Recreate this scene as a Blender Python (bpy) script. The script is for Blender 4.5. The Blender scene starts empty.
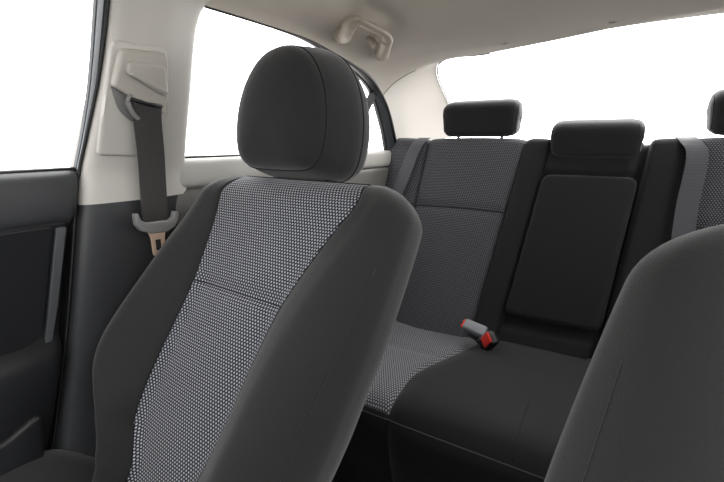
import bpy, bmesh, math
from mathutils import Vector, Matrix
PI = math.pi
C = bpy.context.scene.collection
ZO = 1.02                      # eye height above the cabin floor; coordinates below are measured from the eye
MID = -0.13                    # x + mirrored x (car centre line at -0.065)

# ------------------------------------------------------------------ materials
def new_mat(name):
    m = bpy.data.materials.new(name); m.use_nodes = True
    nt = m.node_tree; b = nt.nodes['Principled BSDF']
    return m, nt, b
def lin(c):
    return tuple(((v/255)/12.92 if v/255 <= 0.04045 else ((v/255+0.055)/1.055)**2.4) for v in c) + (1,)
def N(nt, t, **k):
    n = nt.nodes.new(t)
    for a, v in k.items(): setattr(n, a, v)
    return n
def math_n(nt, op, a, b=None, c=None):
    n = N(nt, 'ShaderNodeMath', operation=op)
    for i, v in enumerate((a, b, c)):
        if v is None: continue
        if isinstance(v, (int, float)): n.inputs[i].default_value = v
        else: nt.links.new(v, n.inputs[i])
    return n.outputs[0]
def plain(name, col, rough=0.5, bump=0.0, scale=400, sheen=0.0, spec=0.5, metal=0.0, var=0.0, coat=0.0):
    m, nt, b = new_mat(name)
    c = lin(col)
    b.inputs['Base Color'].default_value = c
    b.inputs['Roughness'].default_value = rough
    b.inputs['Specular IOR Level'].default_value = spec
    b.inputs['Metallic'].default_value = metal
    b.inputs['Sheen Weight'].default_value = sheen
    b.inputs['Sheen Roughness'].default_value = 0.45
    b.inputs['Coat Weight'].default_value = coat
    tc = N(nt, 'ShaderNodeTexCoord')
    nz = N(nt, 'ShaderNodeTexNoise'); nz.inputs['Scale'].default_value = scale; nz.inputs['Detail'].default_value = 3
    nt.links.new(tc.outputs['Object'], nz.inputs['Vector'])
    if var:
        r = N(nt, 'ShaderNodeMix', data_type='RGBA')
        r.inputs['A'].default_value = tuple(v*(1-var) for v in c[:3])+(1,)
        r.inputs['B'].default_value = tuple(v*(1+var) for v in c[:3])+(1,)
        nt.links.new(nz.outputs['Fac'], r.inputs['Factor'])
        nt.links.new(r.outputs['Result'], b.inputs['Base Color'])
    if bump:
        bp = N(nt, 'ShaderNodeBump'); bp.inputs['Strength'].default_value = bump; bp.inputs['Distance'].default_value = 0.001
        nt.links.new(nz.outputs['Fac'], bp.inputs['Height']); nt.links.new(bp.outputs['Normal'], b.inputs['Normal'])
    return m
def weave(name, dark, light, pu=0.0046, pv=0.0046, rad=0.36):
    m, nt, b = new_mat(name)
    uv = N(nt, 'ShaderNodeUVMap'); sp = N(nt, 'ShaderNodeSeparateXYZ'); nt.links.new(uv.outputs[0], sp.inputs[0])
    v = math_n(nt, 'DIVIDE', sp.outputs[1], pv)
    row = math_n(nt, 'FLOOR', v)
    odd = math_n(nt, 'MULTIPLY', math_n(nt, 'MODULO', math_n(nt, 'ABSOLUTE', row), 2.0), 0.5)
    u = math_n(nt, 'ADD', math_n(nt, 'DIVIDE', sp.outputs[0], pu), odd)
    du = math_n(nt, 'SUBTRACT', math_n(nt, 'FRACT', u), 0.5)
    dv = math_n(nt, 'MULTIPLY', math_n(nt, 'SUBTRACT', math_n(nt, 'FRACT', v), 0.5), 0.80)
    d = math_n(nt, 'SQRT', math_n(nt, 'ADD', math_n(nt, 'MULTIPLY', du, du), math_n(nt, 'MULTIPLY', dv, dv)))
    mr = N(nt, 'ShaderNodeMapRange', interpolation_type='SMOOTHSTEP')
    mr.inputs['From Min'].default_value = rad + 0.07; mr.inputs['From Max'].default_value = rad - 0.12
    nt.links.new(d, mr.inputs['Value'])
    mx = N(nt, 'ShaderNodeMix', data_type='RGBA')
    mx.inputs['A'].default_value = lin(dark); mx.inputs['B'].default_value = lin(light)
    nt.links.new(mr.outputs[0], mx.inputs['Factor']); nt.links.new(mx.outputs['Result'], b.inputs['Base Color'])
    b.inputs['Roughness'].default_value = 0.8; b.inputs['Specular IOR Level'].default_value = 0.25
    b.inputs['Sheen Weight'].default_value = 0.15
    bp = N(nt, 'ShaderNodeBump'); bp.inputs['Strength'].default_value = 0.35; bp.inputs['Distance'].default_value = 0.001
    nt.links.new(mr.outputs[0], bp.inputs['Height']); nt.links.new(bp.outputs['Normal'], b.inputs['Normal'])
    return m
def webbing_mat(name, col):
    m, nt, b = new_mat(name)
    tc = N(nt, 'ShaderNodeTexCoord'); sp = N(nt, 'ShaderNodeSeparateXYZ'); nt.links.new(tc.outputs['Object'], sp.inputs[0])
    w = math_n(nt, 'SINE', math_n(nt, 'MULTIPLY', sp.outputs[1], 1600.0))
    w2 = math_n(nt, 'SINE', math_n(nt, 'MULTIPLY', sp.outputs[2], 2600.0))
    h = math_n(nt, 'ADD', w, w2)
    b.inputs['Base Color'].default_value = lin(col); b.inputs['Roughness'].default_value = 0.55
    b.inputs['Sheen Weight'].default_value = 0.1
    bp = N(nt, 'ShaderNodeBump'); bp.inputs['Strength'].default_value = 0.25; bp.inputs['Distance'].default_value = 0.0006
    nt.links.new(h, bp.inputs['Height']); nt.links.new(bp.outputs['Normal'], b.inputs['Normal'])
    return m
def glass_mat():
    m = bpy.data.materials.new('window_glass'); m.use_nodes = True; nt = m.node_tree
    nt.nodes.remove(nt.nodes['Principled BSDF'])
    out = nt.nodes['Material Output']
    tr = N(nt, 'ShaderNodeBsdfTransparent'); tr.inputs[0].default_value = (.96, .96, .96, 1)
    gl = N(nt, 'ShaderNodeBsdfGlossy'); gl.inputs['Roughness'].default_value = 0.02
    mx = N(nt, 'ShaderNodeMixShader'); mx.inputs[0].default_value = 0.03
    nt.links.new(tr.outputs[0], mx.inputs[1]); nt.links.new(gl.outputs[0], mx.inputs[2])
    nt.links.new(mx.outputs[0], out.inputs['Surface'])
    return m
M = dict(
    rear_door_trim=plain('grey_rear_door_panel', (112, 110, 106), .55, .2, 500, 0, .4),
    dark_fabric=plain('charcoal_fabric', (48, 48, 48), .85, .5, 900, .28, .2, var=.22),
    rest_fabric=plain('charcoal_headrest_fabric', (45, 45, 46), .85, .5, 900, .32, .2, var=.22),
    black_fabric=plain('black_fabric', (36, 36, 38), .75, .35, 800, .15, .25, var=.12),
    seam=plain('seam_thread', (24, 24, 26), .8),
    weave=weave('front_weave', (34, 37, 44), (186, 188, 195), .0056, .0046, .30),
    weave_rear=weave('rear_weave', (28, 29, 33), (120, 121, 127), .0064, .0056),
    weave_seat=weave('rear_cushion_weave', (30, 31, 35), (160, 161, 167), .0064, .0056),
    beige=plain('beige_plastic', (202, 198, 191), .42, .12, 700, 0, .45),
    handle=plain('grab_handle_plastic', (172, 163, 150), .45, .08, 700, 0, .4),
    pillar_cloth=plain('rear_pillar_trim', (205, 199, 191), .6, .2, 600, .1, .3),
    cover=plain('beige_cover_plastic', (190, 185, 176), .4, .08, 700, 0, .45),
    grey_sill=plain('grey_door_trim', (188, 186, 180), .5, .1, 500, 0, .4),
    liner=plain('headliner_fabric', (200, 193, 183), .95, .3, 700, .15, .1, var=.05),
    black_plastic=plain('black_plastic', (31, 32, 34), .48, .15, 600, 0, .45),
    pillar_dark=plain('dark_pillar_plastic', (52, 53, 55), .40, .12, 600, 0, .5),
    door_soft=plain('soft_door_trim', (60, 61, 63), .55, .3, 500, 0, .45),
    door_cloth=plain('door_cloth', (33, 34, 36), .9, .4, 800, .1, .15, var=.15),
    strip=plain('door_grey_strip', (74, 76, 78), .45),
    rubber=plain('rubber', (16, 17, 19), .5, 0),
    frame=plain('grey_frame', (84, 88, 92), .35),
    frame_light=plain('pale_frame', (220, 224, 228), .3),
    webbing=webbing_mat('belt_webbing', (64, 61, 60)),
    webbing_grey=webbing_mat('grey_belt_webbing', (82, 82, 88)),
    tongue=plain('tongue_plastic', (134, 133, 132), .25),
    brass=plain('tongue_metal', (250, 218, 192), .3, metal=.5),
    steel=plain('steel', (190, 192, 196), .3, metal=1.0),
    buckle_grey=plain('buckle_grey', (150, 152, 158), .45),
    black=plain('buckle_black', (22, 22, 24), .4),
    red=plain('button_red', (250, 62, 48), .35),
    carpet=plain('carpet', (24, 24, 26), 1.0, .8, 500, 0, .1, var=.3),
    glass=glass_mat(),
)

# ------------------------------------------------------------------ mesh helpers
def obj(name, vf, mat, parent=None, smooth=True, uvs=None, auto=None):
    verts, faces = vf
    off = Vector((0, 0, ZO)) - (parent_world(parent) if parent else Vector())
    me = bpy.data.meshes.new(name)
    me.from_pydata([tuple(Vector(v)+off) for v in verts], [], faces)
    if uvs is not None:
        ul = me.uv_layers.new(name='UVMap')
        for l in me.loops: ul.data[l.index].uv = uvs[l.vertex_index]
    bm = bmesh.new(); bm.from_mesh(me); bmesh.ops.recalc_face_normals(bm, faces=bm.faces); bm.to_mesh(me); bm.free()
    me.materials.append(mat if not isinstance(mat, str) else M[mat])
    if smooth:
        me.shade_smooth()
        if auto is not None: me.set_sharp_from_angle(angle=math.radians(auto))
    o = bpy.data.objects.new(name, me); C.objects.link(o)
    if parent: o.parent = parent
    return o
def parent_world(p):
    v = Vector()
    while p: v += p.location; p = p.parent
    return v
def thing(name, label, cat, loc, group=None):
    o = bpy.data.objects.new(name, None); C.objects.link(o)
    o.empty_display_size = .1
    o.location = Vector(loc) + Vector((0, 0, ZO)); o['label'] = label; o['category'] = cat
    if group: o['group'] = group
    return o
def tag(o, label, cat, group=None):
    o['label'] = label; o['category'] = cat
    if group: o['group'] = group
    return o
def structure(o):
    o['kind'] = 'structure'; return o
def root_struct(name, loc):
    o = bpy.data.objects.new(name, None); C.objects.link(o); o.location = Vector(loc)+Vector((0, 0, ZO)); o['kind'] = 'structure'
    return o
def grid(rows, closed=False, cap0=False, cap1=False):
    n = len(rows[0]); v = [p for r in rows for p in r]; f = []
    for i in range(len(rows)-1):
        for j in range(n if closed else n-1):
            k = (j+1) % n
            f.append((i*n+j, i*n+k, (i+1)*n+k, (i+1)*n+j))
    if cap0: f.append(tuple(range(n)))
    if cap1: f.append(tuple((len(rows)-1)*n+j for j in range(n)))
    return v, f
def join(*vfs):
    V, F = [], []
    for v, f in vfs:
        b = len(V); V += list(v); F += [tuple(i+b for i in q) for q in f]
    return V, F
def mir(vf, do=True):
    v, f = vf
    return ([(MID-p[0], p[1], p[2]) for p in v], f) if do else (v, f)
def cat(pts, n=8, closed=False):
    """Catmull-Rom through points of any dimension"""
    P = [tuple(p) for p in pts]; out = []
    m = len(P); segs = m if closed else m-1
    for i in range(segs):
        if closed: a, b, c, d = P[(i-1) % m], P[i], P[(i+1) % m], P[(i+2) % m]
        else: a, b, c, d = P[max(i-1, 0)], P[i], P[i+1], P[min(i+2, m-1)]
        for k in range(n):
            t = k/n
            out.append(tuple(.5*((2*b[q])+(-a[q]+c[q])*t+(2*a[q]-5*b[q]+4*c[q]-d[q])*t*t+(-a[q]+3*b[q]-3*c[q]+d[q])*t**3) for q in range(len(b))))
    if not closed: out.append(P[-1])
    return out
def interp(tab, x):
    """monotone-ish smooth lookup in [(x,y),...]"""
    if x <= tab[0][0]: return tab[0][1]
    if x >= tab[-1][0]: return tab[-1][1]
    for i in range(len(tab)-1):
        (x0, y0), (x1, y1) = tab[i], tab[i+1]
        if x0 <= x <= x1:
            t = (x-x0)/(x1-x0)
            m0 = (y1-tab[i-1][1])/(x1-tab[i-1][0]) if i > 0 else (y1-y0)/(x1-x0)
            m1 = (tab[i+2][1]-y0)/(tab[i+2][0]-x0) if i+2 < len(tab) else (y1-y0)/(x1-x0)
            h = x1-x0
            return (2*t**3-3*t*t+1)*y0+(t**3-2*t*t+t)*h*m0+(-2*t**3+3*t*t)*y1+(t**3-t*t)*h*m1
def tube(path, r, seg=8, closed=False, flat=1.0, up=(0, 0, 1)):
    P = [Vector(p) for p in path]; rows = []; n = len(P)
    for i in range(n):
        a = P[i-1] if (i > 0 or closed) else P[i]; b = P[(i+1) % n] if (i < n-1 or closed) else P[i]
        t = (b-a).normalized(); u = Vector(up); s = t.cross(u)
        if s.length < 1e-4: s = t.cross(Vector((1, 0, 0)))
        s.normalize(); u = s.cross(t).normalized()
        rr = r(i/(n-1)) if callable(r) else r
        rows.append([tuple(P[i]+(s*math.cos(2*PI*k/seg)+u*math.sin(2*PI*k/seg)*flat)*rr) for k in range(seg)])
    if closed: rows.append(rows[0])
    return grid(rows, True, not closed, not closed)
def bm_out(bm):
    bm.verts.index_update()
    r = [tuple(v.co) for v in bm.verts], [tuple(v.index for v in f.verts) for f in bm.faces]
    bm.free(); return r
def rbox(c, size, bev=.01, seg=4, R=None):
    bm = bmesh.new(); bmesh.ops.create_cube(bm, size=1)
    for v in bm.verts: v.co = Vector((v.co.x*size[0], v.co.y*size[1], v.co.z*size[2]))
    if bev: bmesh.ops.bevel(bm, geom=bm.edges[:], offset=bev, segments=seg, profile=.5, affect='EDGES')
    for v in bm.verts: v.co = (R @ v.co if R else v.co) + Vector(c)
    return bm_out(bm)
def plate(outline, nrm, th, bev=.003, seg=3):
    """extrude a 3D outline along nrm, bevel the front rim"""
    bm = bmesh.new(); n = Vector(nrm).normalized()
    vs = [bm.verts.new(p) for p in outline]; f = bm.faces.new(vs)
    g = bmesh.ops.extrude_face_region(bm, geom=[f]); nv = [e for e in g['geom'] if isinstance(e, bmesh.types.BMVert)]
    for v in nv: v.co += n*th
    s = set(nv)
    ed = [e for e in bm.edges if e.verts[0] in s and e.verts[1] in s]
    if bev: bmesh.ops.bevel(bm, geom=ed, offset=bev, segments=seg, profile=.5, affect='EDGES', clamp_overlap=True)
    return bm_out(bm)
def round_poly(pts, r, n=5):
    """round the corners of a polygon (any dimension, as Vectors); r may be a list"""
    P = [Vector(p) for p in pts]; out = []
    for i, p in enumerate(P):
        rr = r[i] if isinstance(r, (list, tuple)) else r
        a = (P[i-1]-p); b = (P[(i+1) % len(P)]-p)
        rr = min(rr, a.length*.45, b.length*.45)
        a0 = p+a.normalized()*rr; b0 = p+b.normalized()*rr
        for k in range(n+1):
            t = k/n
            out.append(tuple(a0*(1-t)**2+p*2*t*(1-t)+b0*t*t))
    return out
def split(vf, uvs, keep):
    """sub-mesh of the faces whose index passes keep"""
    v, f = vf; mp = {}; V, F, U = [], [], []
    for i, q in enumerate(f):
        if not keep(i): continue
        for j in q:
            if j not in mp: mp[j] = len(V); V.append(v[j]); U.append(uvs[j] if uvs else None)
        F.append(tuple(mp[j] for j in q))
    return (V, F), (U if uvs else None)

def SX(z, off=0.0):             # inner face of the body side: upright below the belt line, leaning in above it
    return -.75+off+(.276*(z+.05) if z > -.05 else 0)

# ------------------------------------------------------------------ front seats
def front_seat(name, label, x0, yoff, zoff=0.0, rec=27, lean=8, turn=0, outer=-1):
    th = math.radians(rec)
    B0 = Vector((x0, .235+yoff, -.62+zoff)); Vv = Vector((0, math.sin(th), math.cos(th))); Nn = Vector((0, -math.cos(th), math.sin(th)))
    root = thing(name, label, 'car seat', (x0, .4+yoff, -1.0))
    root.rotation_euler = (0, 0, math.radians(turn))
    piv = B0+Vv*.38
    def LN(p): return (p[0]+math.tan(math.radians(lean))*(p[2]-piv.z)/math.cos(th), p[1], p[2])
    def P(u, v, w): return LN(B0+Vector((u, 0, 0))+Vv*v+Nn*w)
    HW_OUT = [(-.06, .07), (.13, .075), (.15, .085), (.17, .095), (.19, .112), (.21, .14), (.24, .192), (.265, .232), (.295, .254), (.34, .255), (.41, .244), (.48, .238), (.54, .234), (.58, .229), (.61, .225), (.63, .222)]
    HW_IN = [(-.06, .12), (.05, .15), (.10, .185), (.15, .218), (.20, .236), (.28, .243), (.34, .243), (.41, .243), (.48, .239), (.54, .234), (.58, .230), (.61, .226), (.63, .223)]
    SE = [(-.06, .06), (.08, .068), (.16, .088), (.25, .101), (.42, .104), (.5, .119), (.56, .136), (.6, .15), (.63, .14)]
    CR = [(-.06, .045), (.1, .062), (.2, .074), (.26, .078), (.38, .064), (.48, .040), (.55, .016), (.63, .0)]
    # rounded top: v along the back, then over the crown to the rear
    vs = [-.06+i*(.588+.06)/64 for i in range(65)]
    prof = [(v, 1.0, 0.0) for v in vs]                     # v, thickness factor, crown angle
    VT, RV = .588, .057
    for k in range(1, 13):
        a = k/12*PI/2
        prof.append((VT+RV*math.sin(a), math.cos(a), a))
    T = .115; rows_v = vs
    rows, UV = [], []
    nseg = 9
    for (v, fac, a) in prof:
        vv = min(v, .63); crown = 1 if a == 0 else (1-.36*(1-math.cos(a)))
        gz = -.010*math.exp(-((v-.438)/.009)**2)           # horizontal stitched groove across the panel
        belly = .012*math.sin(max(0, min(1, (v-.05)/.5))*PI)
        wm = -.05; sides = []
        for sg in (-1, 1):
            h = interp(HW_OUT if sg == outer else HW_IN, vv)*crown; s = min(interp(SE, vv), h-.02); c = interp(CR, vv)
            half = [(0, gz+belly), (s*.45, gz+belly*.9), (s*.82, gz*.9+belly*.4+c*.05), (s*.965, c*.20), (s, c*.30-.004), (s+(h-s)*.07, c*.42), (s+(h-s)*.28, c*.80),
                    (s+(h-s)*.52, c*1.0), (s+(h-s)*.78, c*.72-.006), (h*.985, c*.18-.024), (h, -.045), (h*.985, -.08), (h*.93, -.105), (h*.78, -T), (h*.4, -T-.004), (0, -T-.005)]
            sides.append([(sg*u, wm+(w-wm)*max(fac, .02) if a else w) for u, w in cat(half, 5)])
        full = sides[0][:0:-1] + sides[1][:-1]
        rows.append([P(u, v, w) for u, w in full])
        arc = []
        for sd in sides:
            d = [0]
            for q0, q1 in zip(sd, sd[1:]): d.append(d[-1]+math.dist(q0, q1))
            arc.append(d)
        UV += [(-d, v) for d in arc[0][:0:-1]] + [(d, v) for d in arc[1][:-1]]
    nC = len(rows[0]); half_n = nC//2                      # index half_n is the front centre
    vf = grid(rows, True, False, True)
    seam_i = 4*5; L, R_ = half_n-seam_i, half_n+seam_i
    nr = len(rows)-1
    v_top = 64+9
    def isp(i):
        r, j = divmod(i, nC)
        return i < nr*nC and L <= j < R_ and r < v_top
    (bv, _), (pv, pu) = split(vf, None, lambda i: not isp(i)), split(vf, UV, isp)
    back = obj('backrest', bv, 'dark_fabric', root)
    pan = obj('center_panel', pv, 'weave', back, uvs=pu); pan['label'] = 'grey patterned woven centre panel'
    # stitched seam between the front of the bolster and its side
    def seam(idx, r0, r1, r=.0011, lift=.0):
        return tube([rows[i][idx] for i in range(r0, r1)], r, 6)
    for sgn in (1, -1):
        obj('seam', seam(half_n+sgn*42, 2, 58, .0009), 'dark_fabric', back)
    for sgn in (1, -1):
        obj('seam', seam(half_n+sgn*seam_i, 2, v_top, .0016), 'seam', back)
    obj('seam', tube([rows[v_top][j] for j in range(L, R_+1)], .0014, 6), 'seam', back)
    gr = min(range(65), key=lambda i: abs(rows_v[i]-.438))
    obj('seam', tube([rows[gr][j] for j in range(L, R_+1)], .0013, 6), 'seam', pan)
    # cushion: lofted along the sitting direction
    ro, uv2 = [], []
    prof2 = [(.30, -.085), (.25, -.03), (.20, .0), (.10, .008), (0, .012), (-.10, .02), (-.20, .03), (-.26, .026), (-.295, .0), (-.305, -.05), (-.30, -.12)]
    pr = cat(prof2, 5)
    for (yy, zz) in pr:
        hw = .262-.02*max(0, (-yy-.15)/.15)
        half = [(0, 0), (.07, .0), (.13, .004), (.145, .004), (.155, .012), (.19, .04), (.225, .036), (hw-.006, -.01), (hw, -.06), (hw-.01, -.13)]
        cs = cat(half, 4); full = [(-u, w) for u, w in cs[:0:-1]] + cs
        zc = -.515+zz
        ro.append([(x0+u, yy+yoff, zoff+(zc+w if w > -.1 else -.66)) for u, w in full]); uv2 += [(u, yy) for u, w in full]
    n2 = len(ro[0]); h2 = n2//2
    cv = grid(ro)
    inpan = lambda i: h2-12 <= i % (n2-1) < h2+12 and i//(n2-1) < 40
    (c1, _), (c2, u2) = split(cv, None, lambda i: not inpan(i)), split(cv, uv2, inpan)
    cu = obj('cushion', c1, 'dark_fabric', root)
    cp = obj('cushion_panel', c2, 'weave', cu, uvs=u2); cp['label'] = 'grey patterned woven cushion centre'
    obj('base', rbox((x0, .0+yoff, -.80+zoff), (.44, .48, .2), .02), 'black_plastic', root)
    for s in (-1, 1):
        obj('rail', rbox((x0+s*.2, .02+yoff, -.96), (.05, .6, .115), .006), 'black', root)
    # head restraint: rounded arch outline, domed face, separate side band between two seams
    HB = B0+Vv*.668+Nn*(-.042)+Vector((-.008, 0, 0))
    hv = Vector((0, math.sin(math.radians(9)), math.cos(math.radians(9)))); hn = Vector((0, -hv.z, hv.y))
    out = [(0, -.022), (.06, -.021), (.092, -.014), (.112, .008), (.119, .05), (.115, .095), (.099, .140), (.070, .178), (.036, .198), (0, .204)]
    oc = cat(out, 6); ring = [(u, v) for u, v in oc] + [(-u, v) for u, v in oc[-2:0:-1]]; ring = [(u*.96, v*1.02) for u, v in ring]
    cx_, cy_ = 0, .085
    layers = []
    for s, w in [(.0, .072), (.15, .0718), (.35, .070), (.52, .067), (.66, .062), (.75, .056), (.81, .050), (.845, .044), (.865, .037)]: layers.append((s, w))
    i1 = len(layers)-1
    for s, w in [(.872, .033), (.895, .026), (.94, .006), (.98, -.016), (.998, -.03), (.998, -.040)]: layers.append((s, w))
    i2 = len(layers)-1
    for s, w in [(.99, -.046), (.97, -.062), (.91, -.078), (.76, -.088), (.4, -.094), (.0, -.096)]: layers.append((s, w))
    rr = []
    for s, w in layers:
        s = max(s, .002)
        rr.append([tuple(HB+Vector((u*s, 0, 0))+hv*(cy_+(v-cy_)*s)+hn*w) for u, v in ring])
    hvf = grid(rr, True, True, True)
    hr = obj('head_restraint', hvf, 'rest_fabric', root)
    for ii in (i1+1, i2+1):
        obj('seam', tube(rr[ii], .0016, 6, True), 'seam', hr)
    for s in (-1, 1):
        a = HB+Vector((s*.06, 0, 0))+hv*.01+hn*(-.035); b = B0+Vector((s*.06, 0, 0))+Vv*.56+Nn*(-.05)
        obj('post', tube([tuple(a), LN(b)], .006, 12), 'steel', hr)
    return root
front_seat('car_seat', 'charcoal front car seat with grey woven centre panel beside the belt pillar', -.494, 0, turn=-5)
front_seat('car_seat', 'front seat cropped by the right edge, only its dark shoulder showing', .222, -.14, .006, outer=1)

# ------------------------------------------------------------------ rear bench
TR = math.tan(math.radians(25)); 
RV = Vector((0, math.sin(math.radians(25)), math.cos(math.radians(25)))); RN = Vector((0, -RV.z, RV.y))
def RB(x, v, w=0.0):            # v = 0 at the eye-level top edge, negative downwards
    return tuple(Vector((x+.10*v*min(1, max(0, (x+.62)/.36))*min(1, max(0, (.17-x)/.10)), 1.46, 0))+RV*v+RN*w)
bench = thing('rear_bench_seat', 'wide charcoal rear bench seat across the back of the car', 'car seat', (-.065, 1.0, -1.0))
x_knots = [-.77, -.735, -.69, -.64, -.603, -.592, -.585, -.55, -.43, -.30, -.268, -.262, -.256, -.235, -.20, -.188, -.183, -.178, -.15, -.065]
w_knots = [-.02, .012, .022, .016, .006, -.006, .004, .014, .02, .014, .003, -.007, .004, .014, .010, .002, -.022, -.03, -.03, -.03]
xw = cat(list(zip(x_knots, w_knots)), 3)
xw = xw + [(MID-x+.026*max(0, min(1, (-.1-x)/.1))*max(0, min(1, (.5+x)/.2)), w) for x, w in xw[-2::-1]]
vprof = [(-.66+i*.645/48, 1, 0) for i in range(49)]
for k in range(1, 9):
    a = k/8*PI/2; vprof.append((-.015+.03*math.sin(a), 1, a))
rows, UV = [], []
for v, _, a in vprof:
    row = []
    for x, w in xw:
        ctr = min(abs(x-(-.065)), .12) < .118
        g = 0
        if -.60 < x < -.255 or -.60 < MID-x < -.278:
            g = -.007*math.exp(-((v+.247)/.009)**2)
        ww = w+g
        if w < -.015 and -.19 < x < .06 and v > -.10: ww = -.002
        if w < -.015 and -.19 < x < .06 and v < -.585: ww = -.004
        ww = ww - .035*(1-math.cos(a))
        row.append(RB(x, v, ww)); UV.append((x, v))
    rows.append(row)
top = rows[-1]
rows.append([tuple(Vector(p)+Vector((0, .10, -.03))) for p in top]); UV += [(x, .08) for x, _ in xw]
nc = len(xw)
vf = grid(rows)
xm = [(.5*(xw[j][0]+xw[j+1][0])) for j in range(nc-1)]
fL = lambda i: -.592 < xm[i % (nc-1)] < -.262
fR = lambda i: -.592 < MID-xm[i % (nc-1)] < -.285
fS = lambda i: xm[i % (nc-1)] < -.592 or MID-xm[i % (nc-1)] < -.592
(b0, _) = split(vf, None, lambda i: not (fL(i) or fR(i) or fS(i)))
rear_back = obj('backrest', b0, 'black_fabric', bench)
for fn, nm in ((fL, 'backrest_panel'), (fR, 'backrest_panel')):
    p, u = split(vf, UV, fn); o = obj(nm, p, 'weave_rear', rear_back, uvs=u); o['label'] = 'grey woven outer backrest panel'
gi = min(range(49), key=lambda i: abs(vprof[i][0]+.247))
for pn, ok in (('l', lambda x: -.588 < x < -.266), ('r', lambda x: -.588 < MID-x < -.29)):
    obj('seam', tube([rows[gi][j] for j in range(nc) if ok(xw[j][0])], .0016, 6), 'seam', rear_back)
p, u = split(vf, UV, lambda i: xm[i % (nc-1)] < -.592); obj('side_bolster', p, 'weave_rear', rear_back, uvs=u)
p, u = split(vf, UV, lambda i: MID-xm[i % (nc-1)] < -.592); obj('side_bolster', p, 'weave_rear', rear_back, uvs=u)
# folding armrest set into the centre
ol = round_poly([Vector(RB(-.181, -.555, -.03)), Vector(RB(.070, -.555, -.03)), Vector(RB(.068, -.112, -.03)), Vector(RB(-.181, -.112, -.03))], .028)
arm = obj('armrest', plate(ol, RN, .046, .014, 5), 'black_fabric', bench); arm['label'] = 'folded up black centre armrest'
# head restraints
def rest(x, w, z0, z1, y, dep, rad, posts, tilt, lab):
    R = Matrix.Rotation(math.radians(-tilt), 3, 'X')
    h = z1-z0
    # rounded side profile swept across, with domed ends
    prof = round_poly([Vector((-dep/2, -h/2+.012)), Vector((dep/2*.7, -h/2)), Vector((dep/2, h*.2)), Vector((dep/2*.5, h/2)), Vector((-dep/2*.65, h/2-.004))], [.03, .03, .03, .035, .038], 6)
    rws = []
    for k, t in enumerate([-1, -.996, -.985, -.96, -.92, -.86, -.7, -.35, 0, .35, .7, .86, .92, .96, .985, .996, 1]):
        e = max(0, (abs(t)-.70)/.30); sc = (1-e**2.6)**.5 if e < 1 else 0.0
        sc = .45+.55*sc if abs(t) < 1 else .0
        wd = t*w/2
        rws.append([tuple(R @ Vector((wd*(1-.03*(q[1] < 0)), q[0]*max(sc, .02), q[1]*max(sc, .02))) + Vector((x, y, (z0+z1)/2))) for q in prof])
    o = obj('head_restraint', grid(rws, True, True, True), 'rest_fabric', bench); 
    for sg in (3, 13):
        obj('seam', tube([tuple(p) for p in rws[sg]], .0012, 6, True), 'seam', o)
    if posts:
        for s in (-1, 1):
            obj('post', tube([(x+s*.075, y+.0, z0+.03), (x+s*.075, y-.03, z0-.06)], .005, 10), 'steel', o)
    o['label'] = lab
    return o
rest(-.420, .262, .010, .137, 1.505, .115, .03, True, -12, 'padded head restraint raised on steel posts')
rest(MID+.455, .262, .010, .137, 1.505, .115, .03, True, -12, 'padded head restraint raised on steel posts')
rest(-.065, .245, -.052, .062, 1.475, .12, .03, False, -14, 'low centre head restraint')
# cushion
pf = cat([(1.30, -.62), (1.20, -.592), (1.10, -.578), (1.00, -.571), (.90, -.566), (.82, -.566), (.77, -.574), (.738, -.596), (.728, -.63), (.735, -.70), (.76, -.80), (.78, -.90), (.79, -.99)], 6)
nrow = len(pf)
def seam_x(y):
    return interp([(.72, -.372), (.80, -.372), (.88, -.372), (.98, -.345), (1.08, -.312), (1.16, -.296), (1.3, -.29)], y)
rows, UV = [], []
for k, (y, z) in enumerate(pf):
    sx = seam_x(max(y, .76)) if k < 48 else seam_x(.76)
    half = [(-.74, -.05), (-.73, -.012), (-.68, .004), (-.60, .006), (-.50, .0), (sx-.07, .002), (sx-.015, .003), (sx, -.005), (sx+.015, .004), (sx+.06, .014), (-.16, .016), (-.065, .016)]
    cs = cat(half, 4); full = cs + [(MID-x, w) for x, w in cs[-2::-1]]
    a = 1.0 if k < 40 else max(0, 1-(k-40)/6)
    gr = lambda x: -.006*math.exp(-((y-1.0)/.006)**2) if (x < sx-.008 or MID-x < sx-.008) and k < 40 else 0
    rows.append([(x, y-(1-a)*w*.8, z+w*a+gr(x)) for x, w in full]); UV += [(x, y) for x, w in full]
nc = len(rows[0]); vf = grid(rows)
sj = 7*4
weldL = lambda i: (i % (nc-1)) < sj and i//(nc-1) < 42
weldR = lambda i: (i % (nc-1)) >= nc-1-sj and i//(nc-1) < 42
(c0, _) = split(vf, None, lambda i: not (weldL(i) or weldR(i)))
cush = obj('cushion', c0, 'black_fabric', bench)
for fn in (weldL, weldR):
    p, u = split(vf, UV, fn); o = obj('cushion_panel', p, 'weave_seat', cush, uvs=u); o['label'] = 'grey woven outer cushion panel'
obj('seam', tube(rows[44], .0014, 6), 'strip', cush)
cs_seam = [rows[k][sj+14] for k in range(24, 44)]
obj('seam', tube(cs_seam, .0010, 6), 'seam', cush)

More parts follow.
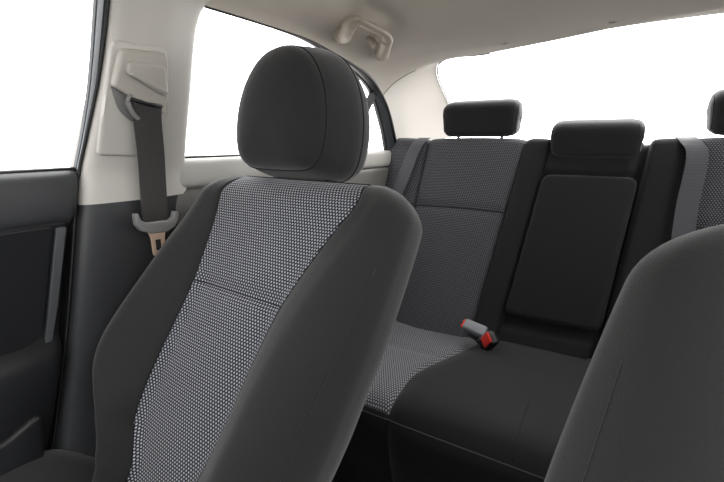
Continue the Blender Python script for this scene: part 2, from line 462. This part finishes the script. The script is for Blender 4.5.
# ------------------------------------------------------------------ belts
def ribbon(center, wid_dir, wid, nrm, th=.0018):
    rows = []
    n = Vector(nrm)
    for i, c in enumerate(center):
        c = Vector(c); d = Vector(wid_dir[i] if isinstance(wid_dir, list) else wid_dir)*wid/2
        rows.append([tuple(c-d), tuple(c+d), tuple(c+d+n*th), tuple(c-d+n*th)])
    return grid(rows, True, True, True)
belt = thing('front_seat_belt', 'dark seat belt hanging from the beige pillar with its metal tongue', 'seat belt', (-.69, .445, -1.0))
cen = cat([(-.664, .433, .058), (-.670, .434, .035), (-.682, .441, -.02), (-.690, .443, -.08), (-.694, .444, -.135), (-.697, .452, -.162), (-.700, .49, -.23), (-.70, .545, -.40), (-.70, .56, -.62), (-.705, .56, -.96)], 8)
obj('webbing', ribbon(cen, (0, .997, -.06), .049, (1, 0, 0)), 'webbing', belt, auto=40)
# pivot loop under the adjuster cover
obj('pivot_loop', tube(cat([(-.660, .404, .070), (-.661, .399, .058), (-.662, .405, .043), (-.663, .414, .034)], 6), .0048, 8, flat=.7), 'tongue', belt)
obj('pivot_bar', tube([(-.660, .404, .064), (-.659, .43, .058), (-.659, .455, .056)], .003, 8), 'black', belt)
tgc = Vector((-.684, .436, -.136))
ol = [(-.0, -.040, .018), (0, -.0335, .018), (0, -.030, .006), (0, -.022, .001), (0, .022, -.002), (0, .030, .003), (0, .0335, .013), (0, .041, .011), (0, .041, -.004), (0, .032, -.016), (0, .014, -.022), (0, -.014, -.020), (0, -.032, -.012), (0, -.040, .0)]
tongue = obj('tongue', plate([tuple(tgc+Vector(p)) for p in ol], (1, 0, 0), .010, .003), 'tongue', belt, auto=50)
# metal latch plate with a slot
def framed(outer, inner, nrm, th):
    n = Vector(nrm)*th; V = []
    m = len(outer)
    V += [tuple(p) for p in outer]+[tuple(p) for p in inner]+[tuple(Vector(p)+n) for p in outer]+[tuple(Vector(p)+n) for p in inner]
    F = []
    for i in range(m):
        k = (i+1) % m
        F += [(i, k, m+k, m+i), (2*m+i, 3*m+i, 3*m+k, 2*m+k), (i, 2*m+i, 2*m+k, k), (m+i, m+k, 3*m+k, 3*m+i)]
    return V, F
pc = tgc+Vector((.003, -.002, -.038))
outer = round_poly([pc+Vector((0, a, b)) for a, b in ((-.018, .026), (.018, .024), (.0125, .008), (.0115, -.024), (-.0115, -.023), (-.0125, .010))], [.002, .002, .004, .004, .004, .004], 3)
inner = [pc+Vector((0, a, b)) for a, b in ((-.0062, .006), (.0062, .005), (.006, -.0145), (-.006, -.014))]
mid = round_poly(inner, .001, 3)
# same vertex count for both loops
def resample(P, n):
    P = [Vector(p) for p in P]; L = [0]
    for i in range(len(P)): L.append(L[-1]+(P[(i+1) % len(P)]-P[i]).length)
    out = []
    for k in range(n):
        d = L[-1]*k/n
        i = max(j for j in range(len(P)) if L[j] <= d+1e-9)
        t = (d-L[i])/max(L[i+1]-L[i], 1e-9); out.append(P[i].lerp(P[(i+1) % len(P)], t))
    return out
lp = obj('latch_plate', framed(resample(outer, 40), resample(mid, 40), (1, 0, 0), .0035), 'brass', tongue, auto=40); lp['label'] = 'shiny metal latch plate with a slot'
# height adjuster on the pillar
def sp(y, z, off): return (SX(z, off), y, z)
adj = thing('belt_height_adjuster', 'beige belt height adjuster cover with push button on the pillar', 'belt adjuster', (SX(.08, .045), .425, .08))
ol = round_poly([Vector(sp(q[0]+.003, q[1]-.006, .043)) for q in ((.387, .141), (.462, .146), (.468, .085), (.464, .052), (.432, .059), (.405, .075), (.376, .088))], [.010, .010, .01, .008, .01, .012, .006], 5)
cov = obj('cover', plate(ol, (.96, 0, -.27), .014, .005, 4), 'cover', adj, auto=60)
ol = round_poly([Vector(sp(q[0]+.003, q[1]-.006, .0565)) for q in ((.393, .124), (.453, .124), (.461, .084), (.453, .080), (.391, .106))], [.008, .008, .006, .006, .006], 5)
btn = obj('button', plate(ol, (.96, 0, -.27), .010, .004, 4), 'cover', adj, auto=60)
ol = round_poly([Vector(sp(q[0]+.003, q[1]-.006, .065)) for q in ((.396, .108), (.456, .089), (.459, .082), (.453, .082), (.393, .103))], .003, 3)
obj('button_lip', plate(ol, (.96, 0, -.27), .004, .0015, 2), 'cover', btn, auto=60)

def rear_belt(lab, x_top, x_bot, mirror):
    pts = [RB(x_top+.01, .012, .0), RB(x_top, -.01, .016), RB(x_top-.012, -.06, .028), RB((x_top+x_bot)/2, -.20, .032), RB(x_bot, -.34, .034), RB(x_bot-.02, -.53, .03)]
    if mirror: pts = [(MID-p[0], p[1], p[2]) for p in pts]
    o = obj('rear_seat_belt', ribbon(cat(pts, 6), (1, 0, 0), .047, tuple(RN)), 'webbing_grey', auto=40)
    return tag(o, lab, 'seat belt')
rear_belt('grey rear seat belt over the backrest side nearest the rear door', -.620, -.690, False)
b = rear_belt('grey rear seat belt running down beside the right outer backrest panel', -.291, -.266, True)

# buckles on the rear cushion
def orient(d, up):
    x = Vector(d).normalized(); z = Vector(up); y = z.cross(x).normalized(); z = x.cross(y)
    return Matrix((x, y, z)).transposed()
bk = thing('belt_buckle', 'pale grey belt buckle with a red end lying where cushion meets backrest', 'buckle', (-.295, 1.13, -.545))
R = orient((1, -.05, -.18), (0, -.5, .85))
c0 = Vector((-.297, 1.132, -.528))
obj('body', rbox(c0, (.068, .034, .022), .006, 3, R), 'buckle_grey', bk)
obj('red_button', rbox(c0+R @ Vector((-.034, 0, 0)), (.008, .028, .015), .003, 2, R), 'red', bk)
obj('strap', rbox(c0+R @ Vector((.045, .012, -.014)), (.05, .03, .006), .002, 2, orient((1, .5, -.5), (0, -.3, .9))), 'black', bk)
bk = thing('belt_buckle', 'black belt buckle with a bright red button standing on the rear cushion', 'buckle', (-.25, 1.09, -.565))
R = orient((.45, -.35, .72), (-.5, -.75, .2))
c1 = Vector((-.248, 1.095, -.540))
obj('body', rbox(c1, (.062, .040, .026), .006, 3, R), 'black', bk)
obj('red_button', rbox(c1+R @ Vector((.012, 0, .0125)), (.040, .030, .006), .0025, 2, R), 'red', bk)
obj('button_surround', rbox(c1+R @ Vector((.0, .0165, .011)), (.05, .005, .007), .002, 2, R), 'buckle_grey', bk)
obj('stalk', rbox(c1+R @ Vector((-.05, 0, -.004)), (.06, .022, .010), .003, 2, R), 'black', bk)

# ------------------------------------------------------------------ the body sides
SEAL = [(-.653, -.25, .236), (-.653, .1, .234), (-.653, .40, .231), (-.653, .555, .229), (-.652, .70, .2305), (-.652, .85, .229), (-.657, .97, .216), (-.660, 1.06, .203), (-.664, 1.14, .188), (-.673, 1.225, .158), (-.688, 1.321, .102), (-.708, 1.41, .022), (-.730, 1.478, -.052), (-.732, 1.43, -.16), (-.735, 1.34, -.34)]
TARG = [(-.065, -.10, .335), (-.065, .1, .335), (-.065, .40, .335), (-.065, .555, .335), (-.065, .70, .335), (-.065, .9, .333), (-.065, 1.15, .325), (-.065, 1.440, .302), (-.20, 1.449, .290), (-.40, 1.468, .276), (-.583, 1.492, .262), (-.615, 1.715, .142), (-.625, 1.93, .025)]
TARG_R = [(MID-a, b_, c_) for a, b_, c_ in TARG]
TARG_R[8:11] = [(.07, 1.438, .306), (.26, 1.45, .306), (.45, 1.485, .285)]
CTRL = [(-.64, -.25, .335), (-.64, .1, .335), (-.64, .40, .335), (-.64, .555, .335), (-.64, .70, .335), (-.64, .88, .333), (-.64, 1.02, .32), (-.62, 1.16, .30), (-.62, 1.24, .285), (-.64, 1.31, .255), (-.675, 1.40, .20), (-.695, 1.55, .10), (-.70, 1.68, .0)]
def shell(i0, i1, tg, n=8, m=24):
    S = cat(SEAL[:13], n); T = cat(tg[:8], n)[:-1]+cat(tg[7:], n); K = cat(CTRL, n); rows = []
    if tg is TARG_R: S, K = [(MID-a, b_, c_) for a, b_, c_ in S], [(MID-a, b_, c_) for a, b_, c_ in K]
    for i in range(i0*n, i1*n+1):
        s, k, t = Vector(S[i]), Vector(K[i]), Vector(T[i])
        rows.append([tuple(s*(1-q)**2+k*2*q*(1-q)+t*q*q) for q in [(j/m)**1.3 for j in range(m+1)]])
    return rows
roofs, pil, seams = [], [], []
for tg in (TARG, TARG_R):
    full = shell(0, 12, tg); vf = grid(full); nq = len(full[0])-1
    up_part = lambda i: i//nq < 75
    roofs.append(split(vf, None, up_part)[0]); pil.append(split(vf, None, lambda i: not up_part(i))[0])
    seams.append([full[75][j] for j in range(1, 16)])
structure(obj('ceiling', join(*roofs), 'liner'))
for s in (0, 1):
    o = structure(obj('trim_%d' % (1+s), pil[s], 'pillar_cloth'))
    obj('seam', tube([tuple(Vector(p)+Vector((.0008*(1-2*s), -.001, -.0012))) for p in seams[s]], .0014, 6), 'cover', o)
# outer skin so that no light leaks through the roof
sk = [[(x, y, .36-.10*(abs(x+.065)/.62)**3) for x in [-.70+.127*k for k in range(11)]] for y in (-.12, .4, .9, 1.40)]
structure(obj('trim_3', grid(sk), 'black_plastic'))

GE = [(.36, -.045), (.372, .0), (.395, .10), (.44, .2), (.50, .232), (.583, .238), (.70, .2395), (.85, .236), (.95, .222), (1.045, .206), (1.12, .188), (1.173, .172), (1.22, .150), (1.267, .117), (1.31, .080), (1.357, .038), (1.40, -.008), (1.437, -.051)]
def side(s):
    n = 2*s
    # door seal following the opening
    so = structure(obj('trim_%d' % (4+s), mir(tube(cat(SEAL[3:], 8), lambda t: .0022+.0036*min(1, max(0, (t-.15)/.35)), 8), s), 'rubber'))
    # B pillar trim
    FR = [(-.60, .21), (-.49, .250), (-.405, .273), (-.294, .301), (-.168, .328), (-.095, .343), (-.029, .358), (.031, .371), (.089, .383), (.144, .391), (.20, .397), (.25, .402)]
    RE = [(-.60, .56), (-.35, .552), (-.104, .546), (.002, .545), (.09, .546), (.172, .546), (.205, .550), (.228, .560), (.25, .585)]
    def prow(z, lower):
        F, R_ = interp(FR, z), interp(RE, z); ex = 0
        if lower: ex = -.003 + .02*max(0, (-z-.35)/.25)**2
        x = lambda o: SX(z, o+ex)
        pts = [(x(-.02), F-.002), (x(.012), F), (x(.024), F+.005), (x(.031), F+.018), (x(.036), F+.05), (x(.040), (F+R_)/2), (x(.036), R_-.05), (x(.028), R_-.018), (x(.018), R_-.005), (x(.0), R_), (x(-.03), R_)]
        return [(a, b_, z) for a, b_ in cat(pts, 4)]
    up = [prow(-.100+i*.345/40, False) for i in range(41)]
    po = structure(obj('trim_%d' % (6+s), mir(grid(up), s), 'beige'))
    lo = structure(obj('trim_%d' % (8+s), mir(grid([prow(-.62+i*.522/40, True) for i in range(41)]), s), 'pillar_dark'))
    if not s:
        # raised panel carrying the adjuster and its lower lip
        ol = round_poly([Vector(sp(q[0]+.003, q[1]-.004, .0335)) for q in ((.382, .150), (.470, .154), (.477, .06), (.474, -.022), (.362, -.016), (.370, .06))], [.012, .012, .02, .006, .006, .02], 5)
        obj('belt_panel', plate(ol, (.96, 0, -.27), .0095, .0045, 4), 'beige', po, auto=60)
        ol = round_poly([Vector(sp(q[0]+.003, q[1]-.006, .0445)) for q in ((.377, .088), (.405, .072), (.428, .058), (.428, .035), (.412, .036), (.390, .052))], [.004, .01, .003, .003, .01, .012], 5)
        obj('belt_slot', plate(ol, (.96, 0, -.27), .0016, .0008, 2), 'tongue', po, auto=60)
    # black seal in front of the pillar and the frame of the front door
    fr = [(interp(FR, z), z) for z in [-.60+.85*i/30 for i in range(31)]]
    structure(obj('trim_%d' % (10+s), join(mir(tube([(SX(z, .010), y-.003, z) for y, z in fr], .0026, 8), s), mir(rbox((-.80, .30, -.335), (.03, .20, .56), 0), s)), 'rubber'))  # the box is added behind the seal to block daylight in the jamb gap
    # front door
    d1 = root_struct('door_%d' % (1+n), ((MID+.78 if s else -.78), -.1, -.5))
    ED = [(-.60, .20), (-.49, .243), (-.405, .265), (-.294, .294), (-.168, .323), (-.095, .341), (-.04, .355)]
    def drow(z, off, end=0.0, y0=-.75):
        ye = interp(ED, z)-.004-end
        return [(SX(z, off-.07), ye+.002, z), (SX(z, off-.018), ye, z), (SX(z, off-.005), ye-.004, z), (SX(z, off), ye-.016, z)] + [(SX(z, off), ye-.016+(y0-ye+.016)*k/16, z) for k in range(1, 17)]
    pro = [(-.045, -.012), (-.045, .004), (-.048, .016), (-.054, .024), (-.07, .029), (-.09, .031), (-.108, .030), (-.117, .027), (-.122, .022), (-.126, .020)]
    a_ = obj('upper_trim', mir(grid([drow(z, o) for z, o in cat(pro, 3)]), s), 'door_soft', d1)
    pro = [(-.126, .018), (-.15, .017), (-.22, .017), (-.285, .018), (-.30, .021), (-.312, .030), (-.33, .037), (-.37, .038), (-.41, .035), (-.46, .028), (-.52, .022), (-.60, .020)]
    obj('lower_panel', mir(grid([drow(z, o, .002) for z, o in cat(pro, 3)]), s), 'black_plastic', d1)
    ol = round_poly([Vector((SX(z, .0165), y, z)) for y, z in ((.296, -.128), (.254, -.302), (-.70, -.27), (-.70, -.122))], [.004, .03, .02, .02], 5)
    o = obj('fabric_insert', plate(mir((ol, []), s)[0], (1-2*s, 0, 0), .009, .004, 3), 'door_cloth', d1, auto=60)
    ol = [Vector((SX(z, .016), y, z)) for y, z in ((.316, -.130), (.301, -.130), (.258, -.31), (.266, -.318), (.285, -.25))]
    obj('edge_strip', plate(mir((round_poly(ol, .004, 3), []), s)[0], (1-2*s, 0, 0), .008, .003, 3), 'strip', d1, auto=60)
    ol = round_poly([Vector((SX(z, .027), y, z)) for y, z in ((.235, -.40), (.215, -.56), (-.60, -.56), (-.60, -.44), (.18, -.425))], .02, 5)
    obj('map_pocket', plate(mir((ol, []), s)[0], (1-2*s, 0, 0), .016, .008, 3), 'black_plastic', d1, auto=60)
    # window frame of the front door: rear upright in three bands
    zz = [-.045+.30*i/20 for i in range(21)]
    Yb = lambda z: interp([(-.045, .360), (.017, .374), (.091, .387), (.20, .399), (.26, .405)], z)
    for nm, o0, o1, y0, y1, mt in (('frame_edge', -.006, .002, -.018, -.0155, 'frame'), ('frame_bead', -.006, .004, -.0155, -.008, 'frame_light'), ('window_frame', -.006, .004, -.008, .011, 'frame')):
        f_ = .55
        rr_ = [[(SX(z, o0), Yb(z)+y0*(f_+(z+.05)*1.8), z), (SX(z, o1), Yb(z)+y0*(f_+(z+.05)*1.8), z), (SX(z, o1), Yb(z)+y1*(f_+(z+.05)*1.8), z), (SX(z, o0), Yb(z)+y1*(f_+(z+.05)*1.8), z)] for z in zz]
        obj(nm, mir(grid(rr_, True, True, True), s), mt, d1, auto=40)
    obj('belt_seal', mir(tube([(SX(-.045, .0), .350, -.045), (SX(-.045, .0), -.75, -.045)], .0045, 8), s), 'rubber', d1)
    gl = [[(SX(z, -.008), y, z) for z in (-.05, .05, .15, .24)] for y in (-.75, -.3, .0, .2, .30)] + [[(SX(z, -.008), Yb(z)+.002, z) for z in (-.05, .05, .15, .24)]]
    structure(obj('window_%d' % (1+n), mir(grid(gl), s), 'glass'))
    # rear door
    d2 = root_struct('door_%d' % (2+n), ((MID+.78 if s else -.78), 1.0, -.5))
    def rrow(z, off): return [(SX(z, off), .50+.97*k/24, z) for k in range(25)]
    pro = [(-.036, -.012), (-.034, .006), (-.036, .016), (-.042, .024), (-.052, .029), (-.07, .031), (-.084, .030), (-.089, .024), (-.090, .014)]
    obj('upper_trim', mir(grid([rrow(z-.010*0, o) for z, o in cat(pro, 3)]), s), 'grey_sill', d2)
    pro = [(-.090, .012), (-.095, .026), (-.11, .031), (-.16, .032), (-.25, .026), (-.5, .02), (-.7, .02)]
    obj('lower_panel', mir(grid([rrow(z, o) for z, o in cat(pro, 3)]), s), 'rear_door_trim', d2)
    obj('belt_seal', mir(tube([(SX(-.036, -.002), .50, -.034), (SX(-.036, -.002), 1.45, -.038)], .005, 8), s), 'rubber', d2)
    # window frame following the rear of the opening
    ge = cat([(SX(z), y, z) for y, z in GE[4:]], 4); sl = cat([(x, y, z) for x, y, z in SEAL[3:13]], 8)
    def near(p):   # matching point on the door seal
        return min(sl, key=lambda q: (q[1]-p[1])**2+(q[2]-p[2])**2)
    rr_ = []
    gg = ge
    for i, p in enumerate(gg):
        p = Vector(p); q = Vector(near(p)); q2 = q+Vector((-.003, 0, 0))
        rr_.append([tuple(p+Vector((-.012, 0, 0))), tuple(p), tuple(p.lerp(q2, .3)+Vector((.006, 0, 0))), tuple(p.lerp(q2, .75)+Vector((.006, 0, 0))), tuple(q2)])
    obj('window_frame', mir(grid(rr_), s), 'frame', d2)
    obj('window_seal', mir(tube(gg, .0032, 6), s), 'rubber', d2)
    dv = [(SX(.20, -.002), 1.262, .165), (SX(.165, -.002), 1.232, .165), (SX(.07, -.002), 1.192, .070), (SX(-.04, -.002), 1.146, -.04)]
    dv = [(SX(.172, -.002), 1.236, .172), (SX(.07, -.002), 1.190, .070), (SX(-.04, -.002), 1.142, -.04)]
    obj('divider_bar', mir(ribbon(cat(dv, 4), (0, .93, -.37), .026, (1, 0, 0), .012), s), 'rubber', d2, auto=40)
    gz = lambda y, z0: None
    yt = [(y, z) for y, z in GE]
    gl = []
    for k in range(31):
        y = .50+(1.437-.50)*k/30
        zt = interp(yt[4:], y)
        gl.append([(SX(z, -.008), y, z) for z in [-.05+(max(zt, -.05)+.05)*j/5 for j in range(6)]])
    g1 = [r for r in gl if r[0][1] < 1.21]; g2 = [r for r in gl if r[0][1] > 1.15]
    v_, f_ = grid(gl)
    structure(obj('window_%d' % (2+n), mir((v_, f_), s), 'glass'))
    # sill between door and floor
    structure(obj('baseboard_%s' % ('right' if s else 'left'), mir(rbox((-.72, .45, -.81), (.10, 2.6, .42), .03), s), 'pillar_dark'))
side(0); side(1)

# rear glass, parcel shelf
lt = cat(TARG[7:], 8); rt_ = cat(TARG_R[7:], 8); rws = []
for p, q in zip(lt, rt_):
    rws.append([tuple(Vector(p).lerp(Vector(q), k/12)+Vector((0, .004, 0))) for k in range(13)])
structure(obj('window_5', grid(rws), 'glass'))
structure(obj('trim_12', join(tube([(p[0]+.003, p[1]+.002, p[2]) for p in lt[16:]], .0028, 6), mir(tube([(p[0]+.003, p[1]+.002, p[2]) for p in lt[16:]], .0028, 6))), 'rubber'))
structure(obj('trim_13', rbox((-.065, 1.75, -.045), (1.36, .52, .03), .008), 'black_plastic'))
structure(obj('rear_light_block', rbox((-.065, 1.97, -.5), (1.46, .04, .95), .005), 'black_plastic'))  # unseen panel added to stop light leaking in behind the bench
structure(obj('floor', rbox((-.065, .55, -1.03), (1.42, 3.0, .06), .0), 'carpet', smooth=False))
structure(obj('dash_light_block', rbox((-.065, -.70, -.55), (1.42, .56, .88), .08), 'black_plastic'))  # unseen dash block, added and extended rearward to shade footwell and lower seats

# ------------------------------------------------------------------ grab handle, clips on the headliner
gh = thing('grab_handle', 'beige grab handle with coat hook on the headliner above rear door', 'grab handle', (-.63, 1.08, .26))
FA, FB, BA, BB = Vector((-.612, .936, .246)), Vector((-.602, 1.118, .233)), Vector((-.548, .876, .270)), Vector((-.535, 1.022, .259))
path = [tuple(FA)]+round_poly([FA, BA, BB, FB], [.0, .030, .030, .0], 8)[9:-9]+[tuple(FB)]
path = cat(path, 2)
def wr(t): return .0185-.0060*math.sin(PI*t)**.7
grip = obj('grip', tube(path, wr, 14, flat=.72), 'handle', gh)
for p in (FA, FB):
    c = p+Vector((-.008, 0, .008))
    obj('mount', rbox(c, (.034, .030, .034), .009, 4, Matrix.Rotation(math.radians(45), 3, 'Y')), 'handle', gh)
hk = tube(cat([(-.594, 1.045, .262), (-.590, 1.040, .248), (-.584, 1.036, .242), (-.576, 1.036, .245)], 5), .0065, 10)
hook = obj('coat_hook', join(hk, rbox((-.598, 1.045, .260), (.036, .03, .016), .005, 3, Matrix.Rotation(math.radians(48), 3, 'Y'))), 'handle', gh)
for k, (c, lab) in enumerate((((-.331, 1.395, .286), 'small round beige clip in headliner above the left rear headrest'), ((-.054, 1.39, .307), 'small beige clip in headliner above the rear window centre'))):
    bm = bmesh.new(); bmesh.ops.create_uvsphere(bm, u_segments=20, v_segments=10, radius=.011)
    for v in bm.verts: v.co = Vector((v.co.x, v.co.y, v.co.z*.45)) + Vector(c)
    o = obj('headliner_clip', bm_out(bm), 'liner'); tag(o, lab, 'clip')

# ------------------------------------------------------------------ daylight
w = bpy.data.worlds.new('sky'); bpy.context.scene.world = w; w.use_nodes = True
nt = w.node_tree; bg = nt.nodes['Background']
tc = N(nt, 'ShaderNodeTexCoord'); s3 = N(nt, 'ShaderNodeSeparateXYZ'); nt.links.new(tc.outputs['Generated'], s3.inputs[0])
ramp = N(nt, 'ShaderNodeValToRGB'); el = ramp.color_ramp.elements
mrz = N(nt, 'ShaderNodeMapRange'); mrz.inputs['From Min'].default_value = -1; mrz.inputs['From Max'].default_value = 1
nt.links.new(s3.outputs[2], mrz.inputs['Value']); nt.links.new(mrz.outputs[0], ramp.inputs[0])
el[0].position = 0.40; el[0].color = (.45, .43, .41, 1)
el[1].position = 0.52; el[1].color = (1, 1, 1, 1)
side_gain = math_n(nt, 'ADD', math_n(nt, 'MULTIPLY_ADD', s3.outputs[0], .22, 1.0), math_n(nt, 'MULTIPLY', s3.outputs[1], .62))
vm = N(nt, 'ShaderNodeVectorMath', operation='SCALE'); nt.links.new(ramp.outputs[0], vm.inputs[0]); nt.links.new(side_gain, vm.inputs['Scale'])
nt.links.new(vm.outputs[0], bg.inputs['Color'])
bg.inputs['Strength'].default_value = 5.0
sun = bpy.data.lights.new('sun', 'SUN'); sun.energy = 2.2; sun.angle = math.radians(12); sun.color = (1, .96, .9)
so = bpy.data.objects.new('sun', sun); C.objects.link(so); so.location = (1, 4, 4)
so.rotation_euler = Vector((.35, 1.0, .75)).to_track_quat('Z', 'Y').to_euler()

# ------------------------------------------------------------------ camera
cam = bpy.data.cameras.new('camera'); cam.sensor_width = 36; cam.lens = 420/724*36; cam.clip_start = .02
co = bpy.data.objects.new('camera', cam); C.objects.link(co)
p = math.atan2(100, 420); yaw = math.radians(30.9)
co.location = (0, 0, ZO)
co.rotation_euler = (PI/2-p, 0, yaw)
bpy.context.scene.camera = co
sc = bpy.context.scene
sc.view_settings.view_transform = 'Standard'; sc.view_settings.look = 'None'; sc.view_settings.gamma = 1
sc.view_settings.use_curve_mapping = False
sc.view_settings.exposure = 0.0
